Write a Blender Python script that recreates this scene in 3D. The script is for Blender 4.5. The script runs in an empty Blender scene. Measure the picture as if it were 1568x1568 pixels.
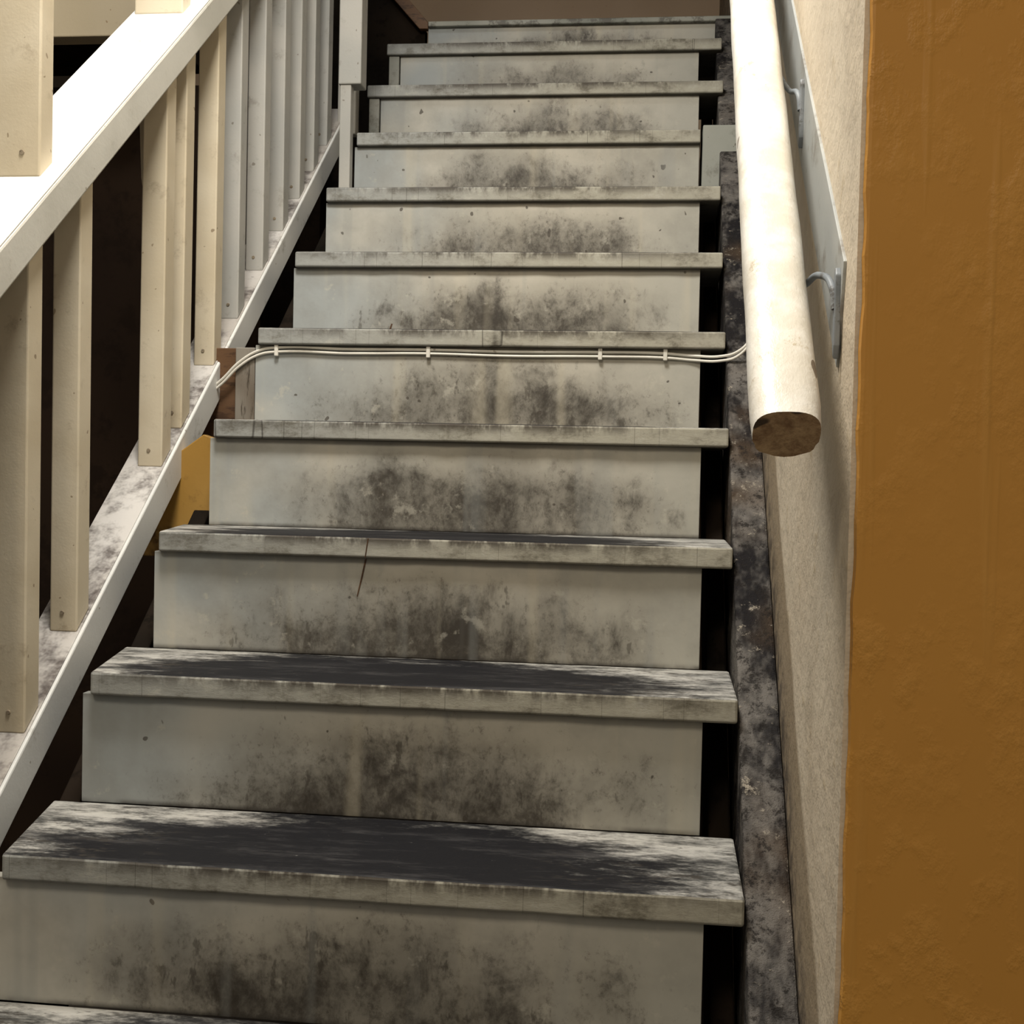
import bpy, math, random
from mathutils import Vector, Matrix
random.seed(4)
D=bpy.data; COL=bpy.context.scene.collection
G=.24267; R=.19212; SL=R/G
def zn(n): return .8+(n-1)*R if n<11 else 2.676
def yn(n): return (n-1)*G

# ---------------------------------------------------------------- materials
class NG:
    def __init__(s,name):
        s.m=D.materials.new(name); s.m.use_nodes=True; s.nt=s.m.node_tree; s.nt.nodes.clear()
        s.out=s.nt.nodes.new('ShaderNodeOutputMaterial'); s.b=s.nt.nodes.new('ShaderNodeBsdfPrincipled')
        s.nt.links.new(s.b.outputs[0],s.out.inputs[0])
        s.tc=s.nt.nodes.new('ShaderNodeTexCoord'); s.oi=s.nt.nodes.new('ShaderNodeObjectInfo'); s._ro=None
    def L(s,a,b):
        if isinstance(a,(int,float)): b.default_value=a
        elif isinstance(a,(tuple,list)): b.default_value=(tuple(a)+(1,))[:4] if b.type=='RGBA' else a
        else: s.nt.links.new(a,b)
    @property
    def obj(s): return s.tc.outputs['Object']
    @property
    def gen(s): return s.tc.outputs['Generated']
    def vm(s,op,v,w):
        n=s.nt.nodes.new('ShaderNodeVectorMath'); n.operation=op; s.L(v,n.inputs[0]); s.L(w,n.inputs[1]); return n.outputs[0]
    @property
    def rvec(s):
        if s._ro is None:
            r=s.math('MULTIPLY',s.oi.outputs['Random'],37.)
            n=s.nt.nodes.new('ShaderNodeCombineXYZ'); s.L(r,n.inputs[0]); s.L(r,n.inputs[2]); s._ro=s.vm('ADD',s.obj,n.outputs[0])
        return s._ro
    def sep(s,v):
        n=s.nt.nodes.new('ShaderNodeSeparateXYZ'); s.L(v,n.inputs[0]); return n.outputs
    def noise(s,scale,detail=4,rough=.6,stretch=None,seed=0,rnd=True,dist=0):
        n=s.nt.nodes.new('ShaderNodeTexNoise'); n.noise_dimensions='3D'
        v=s.rvec if rnd else s.obj
        v=s.vm('ADD',v,(seed*1.7,seed*.9,seed*2.3))
        if stretch: v=s.vm('MULTIPLY',v,stretch)
        s.L(v,n.inputs['Vector']); n.inputs['Scale'].default_value=scale; n.inputs['Detail'].default_value=detail
        n.inputs['Roughness'].default_value=rough; n.inputs['Distortion'].default_value=dist
        return n.outputs['Fac']
    def math(s,op,a,b=0.,c=None,clamp=False):
        n=s.nt.nodes.new('ShaderNodeMath'); n.operation=op; n.use_clamp=clamp
        s.L(a,n.inputs[0]); s.L(b,n.inputs[1])
        if c is not None: s.L(c,n.inputs[2])
        return n.outputs[0]
    def mr(s,v,a,b,c=0.,d=1.):
        n=s.nt.nodes.new('ShaderNodeMapRange'); n.interpolation_type='SMOOTHSTEP'
        s.L(v,n.inputs[0]); n.inputs[1].default_value=a; n.inputs[2].default_value=b; n.inputs[3].default_value=c; n.inputs[4].default_value=d
        return n.outputs[0]
    def mix(s,f,a,b,mode='MIX'):
        n=s.nt.nodes.new('ShaderNodeMix'); n.data_type='RGBA'; n.blend_type=mode
        s.L(f,n.inputs[0]); s.L(a,n.inputs[6]); s.L(b,n.inputs[7]); return n.outputs[2]
    def mul(s,*a):
        r=a[0]
        for x in a[1:]: r=s.math('MULTIPLY',r,x)
        return r
    def fin(s,col,rough=.5,bump=None,bs=.3,bd=.002,spec=.4):
        s.L(col,s.b.inputs['Base Color']); s.L(rough,s.b.inputs['Roughness']); s.b.inputs['Specular IOR Level'].default_value=spec
        if bump is not None:
            n=s.nt.nodes.new('ShaderNodeBump'); n.inputs['Strength'].default_value=bs; n.inputs['Distance'].default_value=bd
            s.L(bump,n.inputs['Height']); s.nt.links.new(n.outputs[0],s.b.inputs['Normal'])
        return s.m
    def normal(s):
        n=s.nt.nodes.new('ShaderNodeNewGeometry'); return n.outputs['Normal']

def mat_riser():
    g=NG('riser_paint'); X,Y,Z=g.sep(g.gen)
    big=g.noise(3.5,2)
    base=g.mix(g.mr(X,.05,.55),(.33,.355,.36),(.46,.435,.37))  # cool light on the left side painted in as a bluish tint
    base=g.mix(g.mr(big,.42,.66,0,.7),base,(.54,.51,.44))
    base=g.mix(g.mr(X,.72,1.,0,.6),base,(.36,.36,.325))
    cx=g.math('ABSOLUTE',g.math('SUBTRACT',X,.54))
    wash=g.noise(6,5,.65,seed=51); base=g.mix(g.mr(wash,.40,.70,0,.38),base,(.20,.195,.175))
    # irregular grime, thickest at the bottom centre where shoes scuff
    bl=g.noise(7,5,.62,stretch=(1,1,.95),seed=3)
    fall=g.math('ADD',g.math('MULTIPLY',g.mul(cx,cx),3.6),g.math('POWER',g.math('ABSOLUTE',g.math('SUBTRACT',Z,.16)),1.7))
    core=g.math('SUBTRACT',g.math('ADD',g.math('MULTIPLY',bl,1.25),.26),fall)
    smear=g.mr(core,.10,.95)
    base=g.mix(g.mul(smear,.76),base,(.125,.114,.094))
    st=g.noise(17,6,.74,stretch=(1,1,.72),seed=7,dist=.3)
    m2=g.mr(g.math('ADD',st,g.mul(core,.36)),.63,.98)
    base=g.mix(g.mul(m2,.93),base,(.040,.034,.028))
    fine=g.noise(75,5,.8,seed=11,stretch=(1,1,.8))
    m3=g.mr(g.math('ADD',fine,g.mul(core,.22)),.62,.84)
    base=g.mix(g.mul(m3,.6),base,(.05,.042,.033))
    m4=g.mr(g.math('ADD',g.noise(28,4,.7,seed=41,stretch=(1.2,1,.5)),g.mul(core,.2)),.74,.80)
    base=g.mix(g.mul(m4,.55),base,(.05,.042,.033))
    rub=g.noise(24,4,.7,seed=33); base=g.mix(g.mr(rub,.60,.70,0,.4),base,(.50,.48,.41))
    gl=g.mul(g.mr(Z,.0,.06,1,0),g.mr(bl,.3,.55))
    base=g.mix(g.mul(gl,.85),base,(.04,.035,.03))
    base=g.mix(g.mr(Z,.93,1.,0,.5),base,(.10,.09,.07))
    sp=g.noise(45,1,.5,seed=19); base=g.mix(g.mr(sp,.76,.78,0,.8),base,(.06,.05,.04))
    st2=g.noise(4,2,.5,stretch=(5,1,.25),seed=29)
    base=g.mix(g.mr(st2,.58,.74,0,.28),base,(.57,.52,.40))
    base=g.mix(g.mr(st2,.40,.30,0,.3),base,(.27,.28,.27))
    return g.fin(base,.6,g.noise(22,3,.6,seed=2),.3,.003,.25)
def mat_tread():
    g=NG('tread_paint'); X,Y,Z=g.sep(g.gen); N=g.sep(g.normal())
    cx=g.math('ABSOLUTE',g.math('SUBTRACT',X,.50))
    st=g.noise(16,6,.8,stretch=(.4,1,1),seed=3)
    grey=g.mix(g.mr(st,.36,.62),(.07,.07,.066),(.45,.44,.41))
    ed=g.math('ADD',g.math('ADD',g.mul(cx,cx,3.2),g.mul(g.math('SUBTRACT',st,.5),1.2)),g.mr(Y,.45,1.,0,.42))
    dark=g.mr(ed,.34,.76,1,0)
    top=g.mix(dark,grey,(.009,.009,.011))
    sp=g.noise(80,4,.8,seed=8); top=g.mix(g.mr(sp,.66,.78,0,.45),top,(.28,.27,.25))
    scuff=g.noise(8,6,.8,seed=31,stretch=(.5,2.2,1)); top=g.mix(g.mr(scuff,.48,.72,0,.30),top,(.13,.125,.125))
    sp2=g.noise(40,4,.8,seed=14,stretch=(.4,1,1)); top=g.mix(g.mul(g.mr(sp2,.54,.66,0,.85),g.mr(cx,.2,.35)),top,(.04,.035,.03))
    fr=g.mix(g.mr(X,0,.7),(.31,.32,.31),(.37,.355,.295))
    fn=g.noise(20,6,.78,seed=5,stretch=(.6,1,1)); fr=g.mix(g.mr(fn,.46,.72,0,.8),fr,(.09,.078,.055))
    fr=g.mix(g.mr(fn,.30,.46,.5,0),fr,(.50,.49,.44))
    edge=g.mul(g.mr(Z,.30,1.,0,1),g.mr(g.noise(11,5,.8,seed=9,stretch=(1,1,.5)),.40,.55),g.mr(cx,.15,.5,1,.4))
    fr=g.mix(g.mul(edge,.9),fr,(.045,.035,.028))
    fr=g.mix(g.mr(Z,0,.2,.7,0),fr,(.05,.045,.035))
    ln=g.noise(4,0,.5,seed=21,stretch=(4,1,.02)); fr=g.mix(g.mr(g.math('ABSOLUTE',g.math('SUBTRACT',ln,.45)),0,.0025,.75,0),fr,(.03,.025,.02))
    col=g.mix(g.mr(N[2],.4,.7),fr,top)
    return g.fin(col,.6,st,.4,.003,.15)
def mat_paint(name,c1,c2,dirt=(.12,.1,.08),amt=.4,thr=.6,sc=14,bump=.25,rough=.5,stretch=None,fine=True,spec=.3,soft=.1):
    g=NG(name); a=g.noise(sc*.3,2,seed=1); col=g.mix(g.mr(a,.35,.65),c1,c2)
    d=g.noise(sc,5,.75,seed=4,stretch=stretch); col=g.mix(g.mr(d,thr,thr+soft,0,amt),col,dirt)
    if fine: col=g.mix(g.mr(g.noise(60,1,.6,seed=6),.76,.78,0,.7),col,dirt)
    return g.fin(col,rough,d,bump,.003,spec)
M_R=mat_riser(); M_T=mat_tread()
M_CREAM=mat_paint('baluster_cream_paint',(.55,.475,.345),(.63,.56,.43),(.2,.14,.08),.5,.56,16,soft=.2)
M_GREY=mat_paint('balustrade_cool_grey',(.37,.37,.35),(.43,.42,.39),(.15,.13,.1),.5,.56,16,soft=.2)
M_STAIRGREY=mat_paint('stair_grey_paint',(.26,.27,.24),(.31,.31,.28),(.08,.07,.05),.6,.54,16,soft=.2)
M_WHITE=mat_paint('rail_white_paint',(.76,.75,.72),(.82,.81,.78),(.4,.33,.22),.5,.64,18,.35)
M_SIDE=mat_paint('rail_side_paint',(.50,.49,.44),(.58,.57,.52),(.2,.17,.12),.5,.58,18,soft=.2)
M_SHOEF=mat_paint('shoe_rail_white',(.62,.63,.62),(.70,.70,.68),(.2,.17,.12),.65,.57,14,soft=.2)
M_SHOE=mat_paint('shoe_rail_dirty_paint',(.42,.39,.36),(.60,.58,.56),(.07,.055,.05),.92,.44,8,.4,soft=.22)
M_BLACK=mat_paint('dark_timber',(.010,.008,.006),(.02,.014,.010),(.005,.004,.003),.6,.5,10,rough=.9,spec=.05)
M_BROWN=mat_paint('brown_timber',(.07,.035,.018),(.13,.07,.035),(.03,.015,.01),.6,.5,10,stretch=(1,.3,4))
M_MOULD=mat_paint('weathered_timber',(.08,.055,.035),(.24,.22,.19),(.03,.02,.012),.8,.5,16,stretch=(3,1,.4))
M_OCHRE_WOOD=mat_paint('ochre_timber',(.34,.19,.04),(.42,.25,.07),(.05,.025,.012),.9,.5,9,soft=.2)
M_FASCIA=mat_paint('fascia_cream_paint',(.56,.48,.34),(.60,.52,.38),(.3,.2,.1),.3,.64)
M_CABLE=mat_paint('white_pvc',(.66,.64,.58),(.70,.68,.62),(.3,.25,.2),.3,.68,40,.05,.35)
M_METAL=mat_paint('painted_bracket_steel',(.16,.18,.20),(.28,.30,.32),(.06,.05,.04),.7,.52,40)
M_BOARD=mat_paint('pale_blue_grey_paint',(.31,.325,.325),(.38,.39,.375),(.14,.11,.08),.7,.5,12,soft=.22)
M_SCREW=mat_paint('screw_steel',(.25,.2,.14),(.3,.25,.18),(.05,.04,.03),.5,.5,60,.1,.4)
M_LAND=mat_paint('landing_paint',(.20,.21,.18),(.32,.32,.28),(.06,.05,.04),.7,.5,14)
def mat_stringer():
    g=NG('worn_stringer'); a=g.noise(6,5,.78,seed=1,stretch=(1,.5,.5))
    col=g.mix(g.mr(a,.42,.60),(.010,.009,.010),(.13,.12,.11)); b=g.noise(26,5,.85,seed=5)
    br=g.noise(3,3,.6,seed=15); col=g.mix(g.mr(br,.5,.68,0,.7),col,(.075,.05,.03))
    col=g.mix(g.mr(b,.58,.70,0,.8),col,(.36,.32,.26)); col=g.mix(g.mr(b,.49,.38,0,.85),col,(.012,.01,.009))
    return g.fin(col,.8,b,.9,.008,.12)
M_STR=mat_stringer()
def mat_rail():
    g=NG('handrail_white_gloss'); a=g.noise(12,4,.7,seed=1); b=g.noise(26,5,.8,seed=5,stretch=(1,.6,.6))
    col=g.mix(g.mr(a,.38,.62),(.74,.715,.66),(.62,.58,.50)); col=g.mix(g.mr(b,.62,.68,0,.7),col,(.42,.34,.22))
    col=g.mix(g.mr(g.noise(22,1,.6,seed=9),.75,.76,0,.9),col,(.12,.08,.05))
    return g.fin(col,.4,b,.4,.004)
M_RAIL=mat_rail()
def mat_end():
    g=NG('handrail_end_grain'); a=g.noise(60,4,.7,seed=1); b=g.noise(30,2,.6,seed=2)
    col=g.mix(g.mr(a,.3,.7),(.20,.11,.05),(.46,.31,.16)); col=g.mix(g.mr(b,.56,.60,0,.9),col,(.03,.018,.01)); return g.fin(col,.7,a,.5,.003)
M_END=mat_end()
def mat_orange():
    g=NG('ochre_wall_paint'); a=g.noise(1.8,3,.55,seed=1,rnd=False); b=g.noise(26,5,.6,seed=2,rnd=False,stretch=(1,1,.7))
    z=g.noise(4,2,.5,seed=12,rnd=False)
    col=g.mix(g.mr(a,.3,.7),(.50,.245,.045),(.44,.205,.034))
    lump=g.mul(g.mr(b,.46,.72),g.mr(z,.40,.62,.25,1))
    col=g.mix(g.mul(lump,.2),col,(.58,.31,.075))
    dr=g.noise(7,3,.6,seed=8,rnd=False,stretch=(4,1,.18)); drm=g.mr(dr,.55,.66)
    col=g.mix(g.mul(drm,.15),col,(.58,.32,.085))
    h=g.math('ADD',g.mul(lump,1.),g.mul(drm,.6))
    return g.fin(col,.5,h,.32,.006,.3)
M_OR=mat_orange()
def mat_cream_wall():
    g=NG('cream_wall_paint'); a=g.noise(3,3,.6,seed=1,rnd=False); b=g.noise(26,4,.7,seed=2,rnd=False)
    col=g.mix(g.mr(a,.35,.7),(.56,.475,.36),(.63,.55,.43)); col=g.mix(g.mr(b,.58,.7,0,.6),col,(.46,.36,.22))
    c2=g.noise(7,5,.7,seed=22,rnd=False); col=g.mix(g.mr(c2,.52,.7,0,.4),col,(.38,.32,.24))
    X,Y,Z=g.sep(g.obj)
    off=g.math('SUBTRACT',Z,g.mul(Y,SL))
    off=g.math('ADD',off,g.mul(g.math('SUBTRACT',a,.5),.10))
    rail_shadow=g.mr(off,.93,.96,1,0)  # sloped tan band: handrail shadow painted into the wall colour
    col=g.mix(g.mul(rail_shadow,.85),col,(.25,.19,.12))
    grime_shade=g.mul(g.mr(off,.74,.9,1,0),g.mr(b,.38,.58))  # dirt and painted shade together, denser towards the stringer
    col=g.mix(g.mul(grime_shade,.85),col,(.05,.042,.038))
    return g.fin(col,.6,b,.6,.006,.3)
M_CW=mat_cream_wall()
def mat_brick():
    g=NG('old_brick_wall'); n=g.nt.nodes.new('ShaderNodeTexBrick'); v=g.nt.nodes.new('ShaderNodeMapping'); g.L(g.obj,v.inputs[0]); v.inputs['Rotation'].default_value=(math.pi/2,0,math.pi/2)
    g.L(v.outputs[0],n.inputs[0]); n.inputs['Scale'].default_value=5; n.inputs['Color1'].default_value=(.16,.06,.035,1); n.inputs['Color2'].default_value=(.10,.045,.03,1); n.inputs['Mortar'].default_value=(.08,.065,.05,1)
    return g.fin(n.outputs[0],.8)
M_BRICK=mat_brick()
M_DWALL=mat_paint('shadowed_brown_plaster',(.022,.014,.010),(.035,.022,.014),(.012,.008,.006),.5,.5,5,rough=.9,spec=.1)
M_TAN=mat_paint('landing_wall_paint',(.52,.38,.26),(.56,.42,.30),(.3,.2,.1),.3,.65,8)
M_CEIL=mat_paint('ceiling_paint',(.6,.57,.5),(.62,.6,.54),(.4,.35,.28),.3,.65,5)
M_FLOOR=mat_paint('worn_floor_boards',(.10,.085,.07),(.16,.14,.12),(.04,.03,.025),.6,.5,6,stretch=(1,.2,1))

# ---------------------------------------------------------------- mesh helpers
import bmesh
def empty(name):
    o=D.objects.new(name,None); COL.objects.link(o); o.empty_display_size=.1; return o
def mesh(name,vs,fs,mat,parent=None,bevel=0,seg=2,smooth=False,mats=None,fm=None):
    me=D.meshes.new(name); me.from_pydata([tuple(v) for v in vs],[],fs); me.update()
    o=D.objects.new(name,me); COL.objects.link(o)
    for m in (mats or [mat]): me.materials.append(m)
    if fm:
        for i,k in enumerate(fm): me.polygons[i].material_index=k
    if parent: o.parent=parent
    bm=bmesh.new(); bm.from_mesh(me); bmesh.ops.recalc_face_normals(bm,faces=bm.faces); bm.to_mesh(me); bm.free()
    if bevel:
        b=o.modifiers.new('bevel','BEVEL'); b.width=bevel; b.segments=seg; b.limit_method='ANGLE'; b.angle_limit=.5
    if smooth:
        for p in me.polygons: p.use_smooth=True
    return o
def box(name,x0,x1,y0,y1,z0,z1,mat,parent=None,bevel=.002):
    return prism(name,'z',[(x0,y0),(x1,y0),(x1,y1),(x0,y1)],z0,z1,mat,parent,bevel)
def prism(name,ax,poly,a,b,mat,parent=None,bevel=.002,**k):
    def P(p,t):
        return {'x':(t,p[0],p[1]),'y':(p[0],t,p[1]),'z':(p[0],p[1],t)}[ax]
    n=len(poly); vs=[P(p,a) for p in poly]+[P(p,b) for p in poly]
    fs=[list(range(n))[::-1],list(range(n,2*n))]+[[i,(i+1)%n,n+(i+1)%n,n+i] for i in range(n)]
    return mesh(name,vs,fs,mat,parent,bevel,**k)
def slope_board(name,x0,x1,off0,off1,y0,y1,mat,parent,bevel=.003,sl=SL):
    return prism(name,'x',[(y0,off0+sl*y0),(y1,off0+sl*y1),(y1,off1+sl*y1),(y0,off1+sl*y0)],x0,x1,mat,parent,bevel)
def tube(name,paths,r,mat,parent=None):
    cu=D.curves.new(name,'CURVE'); cu.dimensions='3D'; cu.bevel_depth=r; cu.bevel_resolution=3; cu.use_fill_caps=True
    for pts in paths:
        s=cu.splines.new('BEZIER'); s.bezier_points.add(len(pts)-1)
        for bp,p in zip(s.bezier_points,pts): bp.co=p; bp.handle_left_type=bp.handle_right_type='AUTO'
    cu.materials.append(mat); o=D.objects.new(name,cu); COL.objects.link(o)
    if parent: o.parent=parent
    return o

# ---------------------------------------------------------------- staircase
ST=empty('staircase')
TH=.0335
ends={8:(.010,.874),9:(-.024,.934),10:(-.027,.935)}
rl={1:-.023,2:-.018,3:-.013,4:-.011,5:-.009,6:-.006,7:-.003,8:.002,9:.011,10:.011,11:.044}
for n in range(-2,11):
    z=zn(n); y=yn(n); x0,x1=ends.get(n,(0.0,.918)); yb=y+G+.014
    back=-.06 if n<=3 else x0
    N=26; front=[]
    for i in range(N+1):
        t=i/N; front.append((x0+(x1-x0)*t, y+(random.uniform(-.0012,.0012) if 0<i<N else 0)))
    poly=front+[(x1,yb),(back,yb)]
    prism('tread_%d'%(n+3),'z',poly,z-TH,z,M_T,ST,.0035)
for n in range(-1,12):
    z=zn(n); y=yn(n)+.015; x0=rl.get(n,-.03); x1=.872
    if n==11: x1=.969
    zt=z-TH if n<11 else z-.012
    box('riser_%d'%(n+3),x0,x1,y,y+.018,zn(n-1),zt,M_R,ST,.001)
box('riser_filler',-.02,.008,1.95,1.968,zn(8),zn(9)-TH,M_STAIRGREY,ST)
box('riser_filler',-.022,.008,2.193,2.21,zn(9),zn(10)-TH,M_STAIRGREY,ST)
box('landing_edge',.046,.969,2.425,3.5,zn(11)-.016,zn(11),M_LAND,ST,.003)
slope_board('wall_stringer',.921,.976,.45,.75,-.9,2.42,M_STR,ST,.004)
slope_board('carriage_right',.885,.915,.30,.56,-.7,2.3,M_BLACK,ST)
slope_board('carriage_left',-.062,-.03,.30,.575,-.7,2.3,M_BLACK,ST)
box('stringer_block',.879,.974,1.69,1.76,zn(7),2.153,M_STAIRGREY,ST,.003)
prism('packing_board','y',[(-.16,1.12),(-.016,1.12),(-.016,1.34),(-.045,1.35),(-.10,1.31),(-.16,1.25)],.80,.82,M_OCHRE_WOOD,ST)
box('packing_block',-.14,-.012,1.0,1.02,zn(4)-.05,1.53,M_BROWN,ST)
box('packing_block',-.05,-.010,.985,.999,zn(4),1.53,M_MOULD,ST)
# cracks in the boards
prism('crack','y',[(.3385,1.148),(.3415,1.149),(.335,1.118),(.3275,1.088),(.3260,1.088),(.3325,1.118)],.4992,.5004,M_BROWN,ST,0)
prism('crack','y',[(.3415,1.152),(.3430,1.152),(.3475,1.182),(.3455,1.182)],.4842,.4856,M_BROWN,ST,0)
prism('scratch','y',[(.200,1.573),(.207,1.573),(.216,1.608),(.213,1.608)],1.2277,1.2284,M_BROWN,ST,0)

# ---------------------------------------------------------------- balustrade (left)
BA=empty('balustrade')
slope_board('shoe_rail',-.17,-.087,.632,.71,-.8,1.99,M_SHOEF,BA,.003)
slope_board('shoe_rail_top',-.168,-.092,.7095,.7125,-.8,1.99,M_SHOE,BA,.001)
slope_board('banister_rail',-.215,-.08,1.405,1.4755,-.8,1.75,M_SIDE,BA,.004)
slope_board('banister_rail_cap',-.213,-.082,1.4752,1.479,-.8,1.75,M_WHITE,BA,.002)
def baluster(y,w=.046,d=.042,mat=M_CREAM,x=-.095,j=0):
    x0=x-w; y1=y+d
    pb=.7125;pt=1.405
    mesh('baluster',[(x0,y,pb+SL*y),(x,y,pb+SL*y),(x,y1,pb+SL*y1),(x0,y1,pb+SL*y1),
       (x0+j,y,pt+SL*y),(x+j,y,pt+SL*y),(x+j,y1,pt+SL*y1),(x0+j,y1,pt+SL*y1)],
      [(0,3,2,1),(4,5,6,7),(0,1,5,4),(1,2,6,5),(2,3,7,6),(3,0,4,7)],mat,BA,.0025)
    zz=pb+SL*y+.03
    vs=[];r=.004
    for k,(dy,rr) in enumerate([(0.0005,r),(-.0015,r*.8)]):
        for i in range(10): a=i*math.tau/10; vs.append((x0+w*.45+rr*math.cos(a),y+dy,zz+rr*math.sin(a)))
    fs=[[i,(i+1)%10,10+(i+1)%10,10+i] for i in range(10)]+[list(range(10,20))]
    mesh('screw',vs,fs,M_SCREW,BA)
for i,y in enumerate([-.32,-.18,-.03,.105,.236,.397,.726,.818,.985,1.125,1.285,1.43,1.56,1.68,1.80]):
    baluster(y,w=[.047,.047,.047,.047,.046,.045,.046,.035,.042,.040,.040,.038,.038,.038,.038][i],mat=M_CREAM if y<1.1 else M_GREY,j=random.uniform(-.002,.002))  # far balusters use the greyer copy: cooler light put into their colour
wp=[(-.168,1.93),(-.150,2.06),(-.140,2.06),(-.140,1.70),(-.150,1.74),(-.163,1.82)]
prism('warped_offcut','y',wp,.775,.79,M_CREAM,BA,.002)
def screw(x,y,z,par):
    vs=[];r=.0045
    for k,(dy,rr) in enumerate([(0.0005,r),(-.0015,r*.8)]):
        for i in range(10): a=i*math.tau/10; vs.append((x+rr*math.cos(a),y+dy,z+rr*math.sin(a)))
    mesh('screw',vs,[[i,(i+1)%10,10+(i+1)%10,10+i] for i in range(10)]+[list(range(10,20))],M_SCREW,par)
for y in (-.25,.291,.833):
    box('upper_post',-.205,-.11,y,y+.04,1.479+SL*y,3.3,M_CREAM,BA,.003)
    screw(-.138,y,1.515+SL*y,BA)
box('newel_post',-.030,.028,1.66,1.72,2.255,3.3,M_GREY,BA,.003)
box('newel_leg',-.026,.002,1.665,1.695,1.953,2.256,M_GREY,BA,.002)
box('newel_post_back',-.10,-.05,1.92,1.96,2.2,3.3,M_GREY,BA,.003)

# ---------------------------------------------------------------- wall handrail
HR=empty('wall_handrail')
p0=Vector((.918,-.355,1.332)); d=Vector((0,.735,.635)).normalized()
uax=Vector((1,0,0)); vax=d.cross(uax)*-1
if vax.z<0: vax=-vax
NS=32; NL=90; LEN=2.6; vs=[];fs=[]
for k in range(NL+1):
    t=LEN*k/NL
    rr=1.0 if k else .95
    for i in range(NS):
        a=math.tau*i/NS
        ca,sa=math.cos(a),math.sin(a)
        e=.74; px=.031*math.copysign(abs(ca)**e,ca); pz=.027*math.copysign(abs(sa)**e,sa)
        w=1+.009*math.sin(t*23+a*2)+.008*math.sin(t*41+a*3)
        if k==0 and sa<-.2: w*=.965+.03*math.sin(a*7)
        vs.append(p0+d*(t-(0 if k else .002))+uax*px*w*rr+vax*pz*w*rr)
for k in range(NL):
    for i in range(NS): fs.append([k*NS+i,k*NS+(i+1)%NS,(k+1)*NS+(i+1)%NS,(k+1)*NS+i])
fs.append(list(range(NS))[::-1]); fs.append([NL*NS+i for i in range(NS)])
o=mesh('rail',vs,fs,M_RAIL,HR,smooth=True,mats=[M_RAIL,M_END],fm=[0]*(NL*NS)+[1,1])
e=o.modifiers.new('es','EDGE_SPLIT'); e.split_angle=.8
sb=.735
prism('backing_board','x',[(-.235,1.40),(.05,1.60),(2.2,1.54+2.2*sb),(2.2,1.695+2.2*sb),(0.1,1.69+.1*sb),(-.268,1.497)],.974,.978,M_BOARD,HR,.001)
def rz(y): return 1.332+(y+.355)*.635/.735
for y in (-.245,.165,.75,1.3):
    zw=1.475+(y+.245)*.74
    tube('bracket_arm',[[(.925,y+.13,rz(y+.13)-.02),(.942,y+.115,rz(y+.12)-.035),(.960,y+.05,zw+.02),(.968,y+.005,zw),(.970,y,zw-.02)]],.0035,M_METAL,HR)
    prism('bracket_plate','x',[(y-.007,zw+.012),(y,zw+.020),(y+.007,zw+.012),(y+.006,zw-.055),(y,zw-.068),(y-.006,zw-.055)],.969,.975,M_METAL,HR,.0015)

# ---------------------------------------------------------------- cable
EC=empty('electrical_cable')
cy=.981
for k,dz in enumerate((0,-.0085)):
    pts=[(-.13,cy+.01,1.425+dz),(-.075,cy,1.466+dz),(-.04,cy-.002,1.500+dz),(.0,cy,1.524+dz),(.036,cy,1.530+dz),(.18,cy,1.5285+dz),(.343,cy,1.529+dz*.9),(.5,cy,1.527+dz),(.68,cy,1.528+dz),(.805,cy,1.527+dz),(.86,cy,1.523+dz),(.91,cy-.02,1.521+dz),(.94,cy-.03,1.529+dz),(.962,cy-.03,1.552+dz*.6),(.968,cy-.01,1.60),(.970,cy+.1,1.72)]
    tube('cable_run',[pts],.0027,M_CABLE,EC)
for x in (.036,.343,.68,.805):
    box('cable_clip',x-.004,x+.004,cy-.005,cy+.006,1.513,1.536,M_CABLE,EC,.0015)

# ---------------------------------------------------------------- room shell
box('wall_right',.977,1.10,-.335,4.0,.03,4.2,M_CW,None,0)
NZ=300
vs=[];fs=[]
for k in range(NZ+1):
    z=.03+4.17*k/NZ
    wv=.0005*math.sin(z*31)+.0005*math.sin(z*83+1)+random.uniform(-.0004,.0004)
    for (x,y) in ((.981+wv,-.336),(.9822+wv,-.3447),(.985,-.3455),(2.8,-.3455),(2.8,-.336)): vs.append((x,y,z))
for k in range(NZ):
    for j in range(5):
        a=k*5+j;b=k*5+(j+1)%5; fs.append([a,b,b+5,a+5])
fs.append([4,3,2,1,0]); fs.append([NZ*5+j for j in range(5)])
mesh('wall_front_ochre',vs,fs,M_OR)
box('wall_left',-1.75,-1.6,-2.6,4.0,.03,4.2,M_BRICK,None,0)
box('wall_back',-1.6,.977,3.9,4.0,.03,4.2,M_TAN,None,0)
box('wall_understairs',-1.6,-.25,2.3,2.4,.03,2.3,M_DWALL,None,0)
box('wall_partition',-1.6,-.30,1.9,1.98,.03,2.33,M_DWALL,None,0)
box('floor',-1.75,2.8,-2.6,4.0,-.07,.03,M_FLOOR,None,0)
box('ceiling',-1.75,2.8,-2.6,4.0,4.2,4.3,M_CEIL,None,0)
LF=empty('upper_landing')
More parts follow.
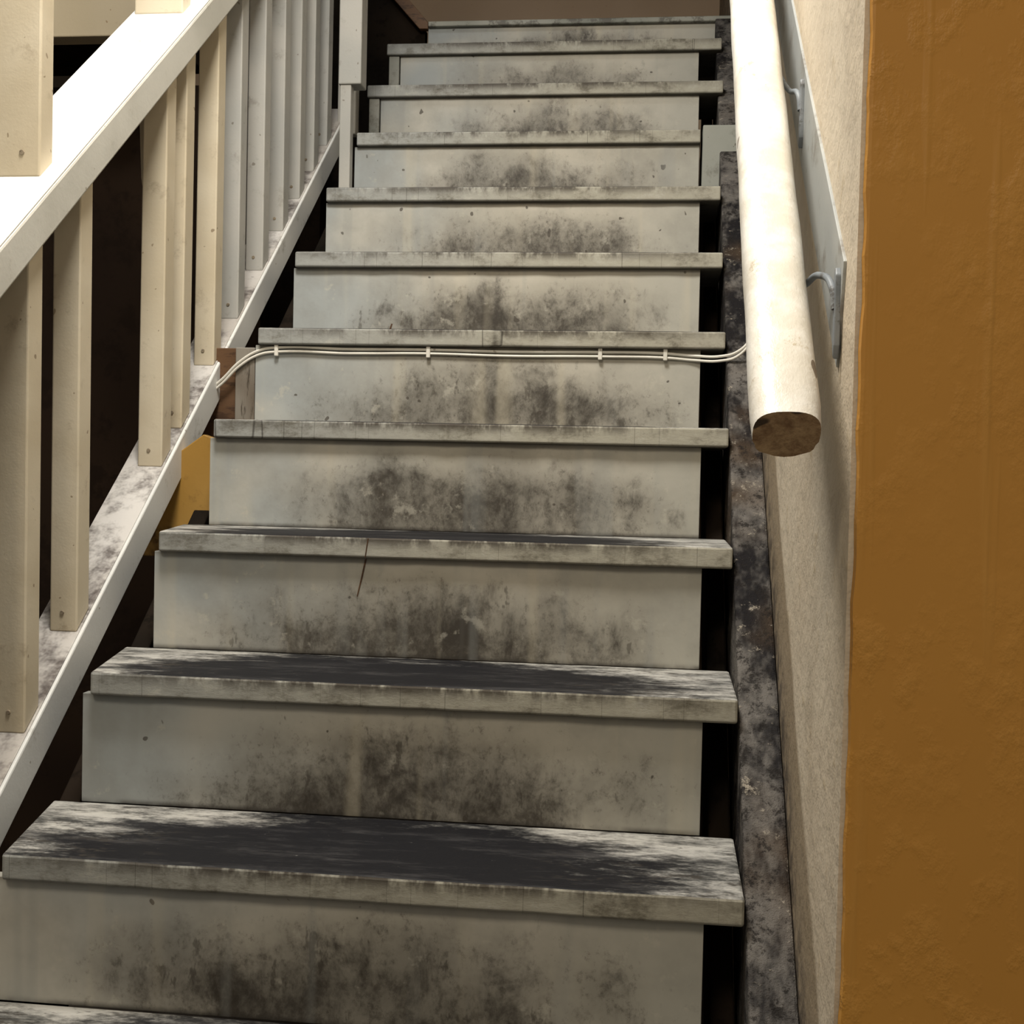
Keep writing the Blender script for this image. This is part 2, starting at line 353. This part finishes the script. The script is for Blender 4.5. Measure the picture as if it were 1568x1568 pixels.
box('landing_fascia',-1.6,-.46,1.5,1.56,2.33,2.75,M_FASCIA,LF,.003)
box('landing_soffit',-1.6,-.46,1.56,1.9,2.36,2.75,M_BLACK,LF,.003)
prism('landing_trim','y',[(-.25,2.955),(.018,2.655),(.045,2.655),(.045,2.675),(-.20,2.955)],2.43,2.455,M_BROWN,LF,.002)
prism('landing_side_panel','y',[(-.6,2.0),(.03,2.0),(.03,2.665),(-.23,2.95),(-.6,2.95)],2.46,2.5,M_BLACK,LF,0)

# ---------------------------------------------------------------- lights
def area(name,loc,target,size,energy,col):
    l=D.lights.new(name,'AREA'); l.shape='DISK'; l.size=size; l.energy=energy; l.color=col
    o=D.objects.new(name,l); COL.objects.link(o); o.location=loc
    o.rotation_euler=(Vector(target)-Vector(loc)).to_track_quat('-Z','Y').to_euler(); return o
area('ceiling_lamp',(.30,-.10,3.25),(.3,.05,0),.55,58,(1,.955,.87))
area('stairwell_lamp',(-.1,1.0,4.0),(.2,1.2,1),.6,10,(.90,.95,1))
area('front_fill',(.1,-2.3,3.4),(.6,.2,1.0),.8,32,(1,.87,.68))  # added warm fill behind the camera, brightens ochre wall and lower risers
w=D.worlds.new('world'); bpy.context.scene.world=w; w.use_nodes=True
w.node_tree.nodes['Background'].inputs[0].default_value=(1,.92,.79,1); w.node_tree.nodes['Background'].inputs[1].default_value=.28

# ---------------------------------------------------------------- camera
cam=D.cameras.new('camera'); co=D.objects.new('camera',cam); COL.objects.link(co)
cam.sensor_width=36; cam.lens=2416.72/1932*36; cam.clip_start=.01
yaw,pitch,roll=.12028,-.03074,.02274
r=Vector((math.cos(yaw),math.sin(yaw),0)); fw=Vector((-math.sin(yaw)*math.cos(pitch),math.cos(yaw)*math.cos(pitch),math.sin(pitch))); u=r.cross(fw)
r,u=math.cos(roll)*r+math.sin(roll)*u,-math.sin(roll)*r+math.cos(roll)*u
m=Matrix((r,u,-fw)).transposed().to_4x4(); m.translation=Vector((.81566,-1.50323,1.29182)); co.matrix_world=m
bpy.context.scene.camera=co
bpy.context.scene.view_settings.view_transform='Standard'
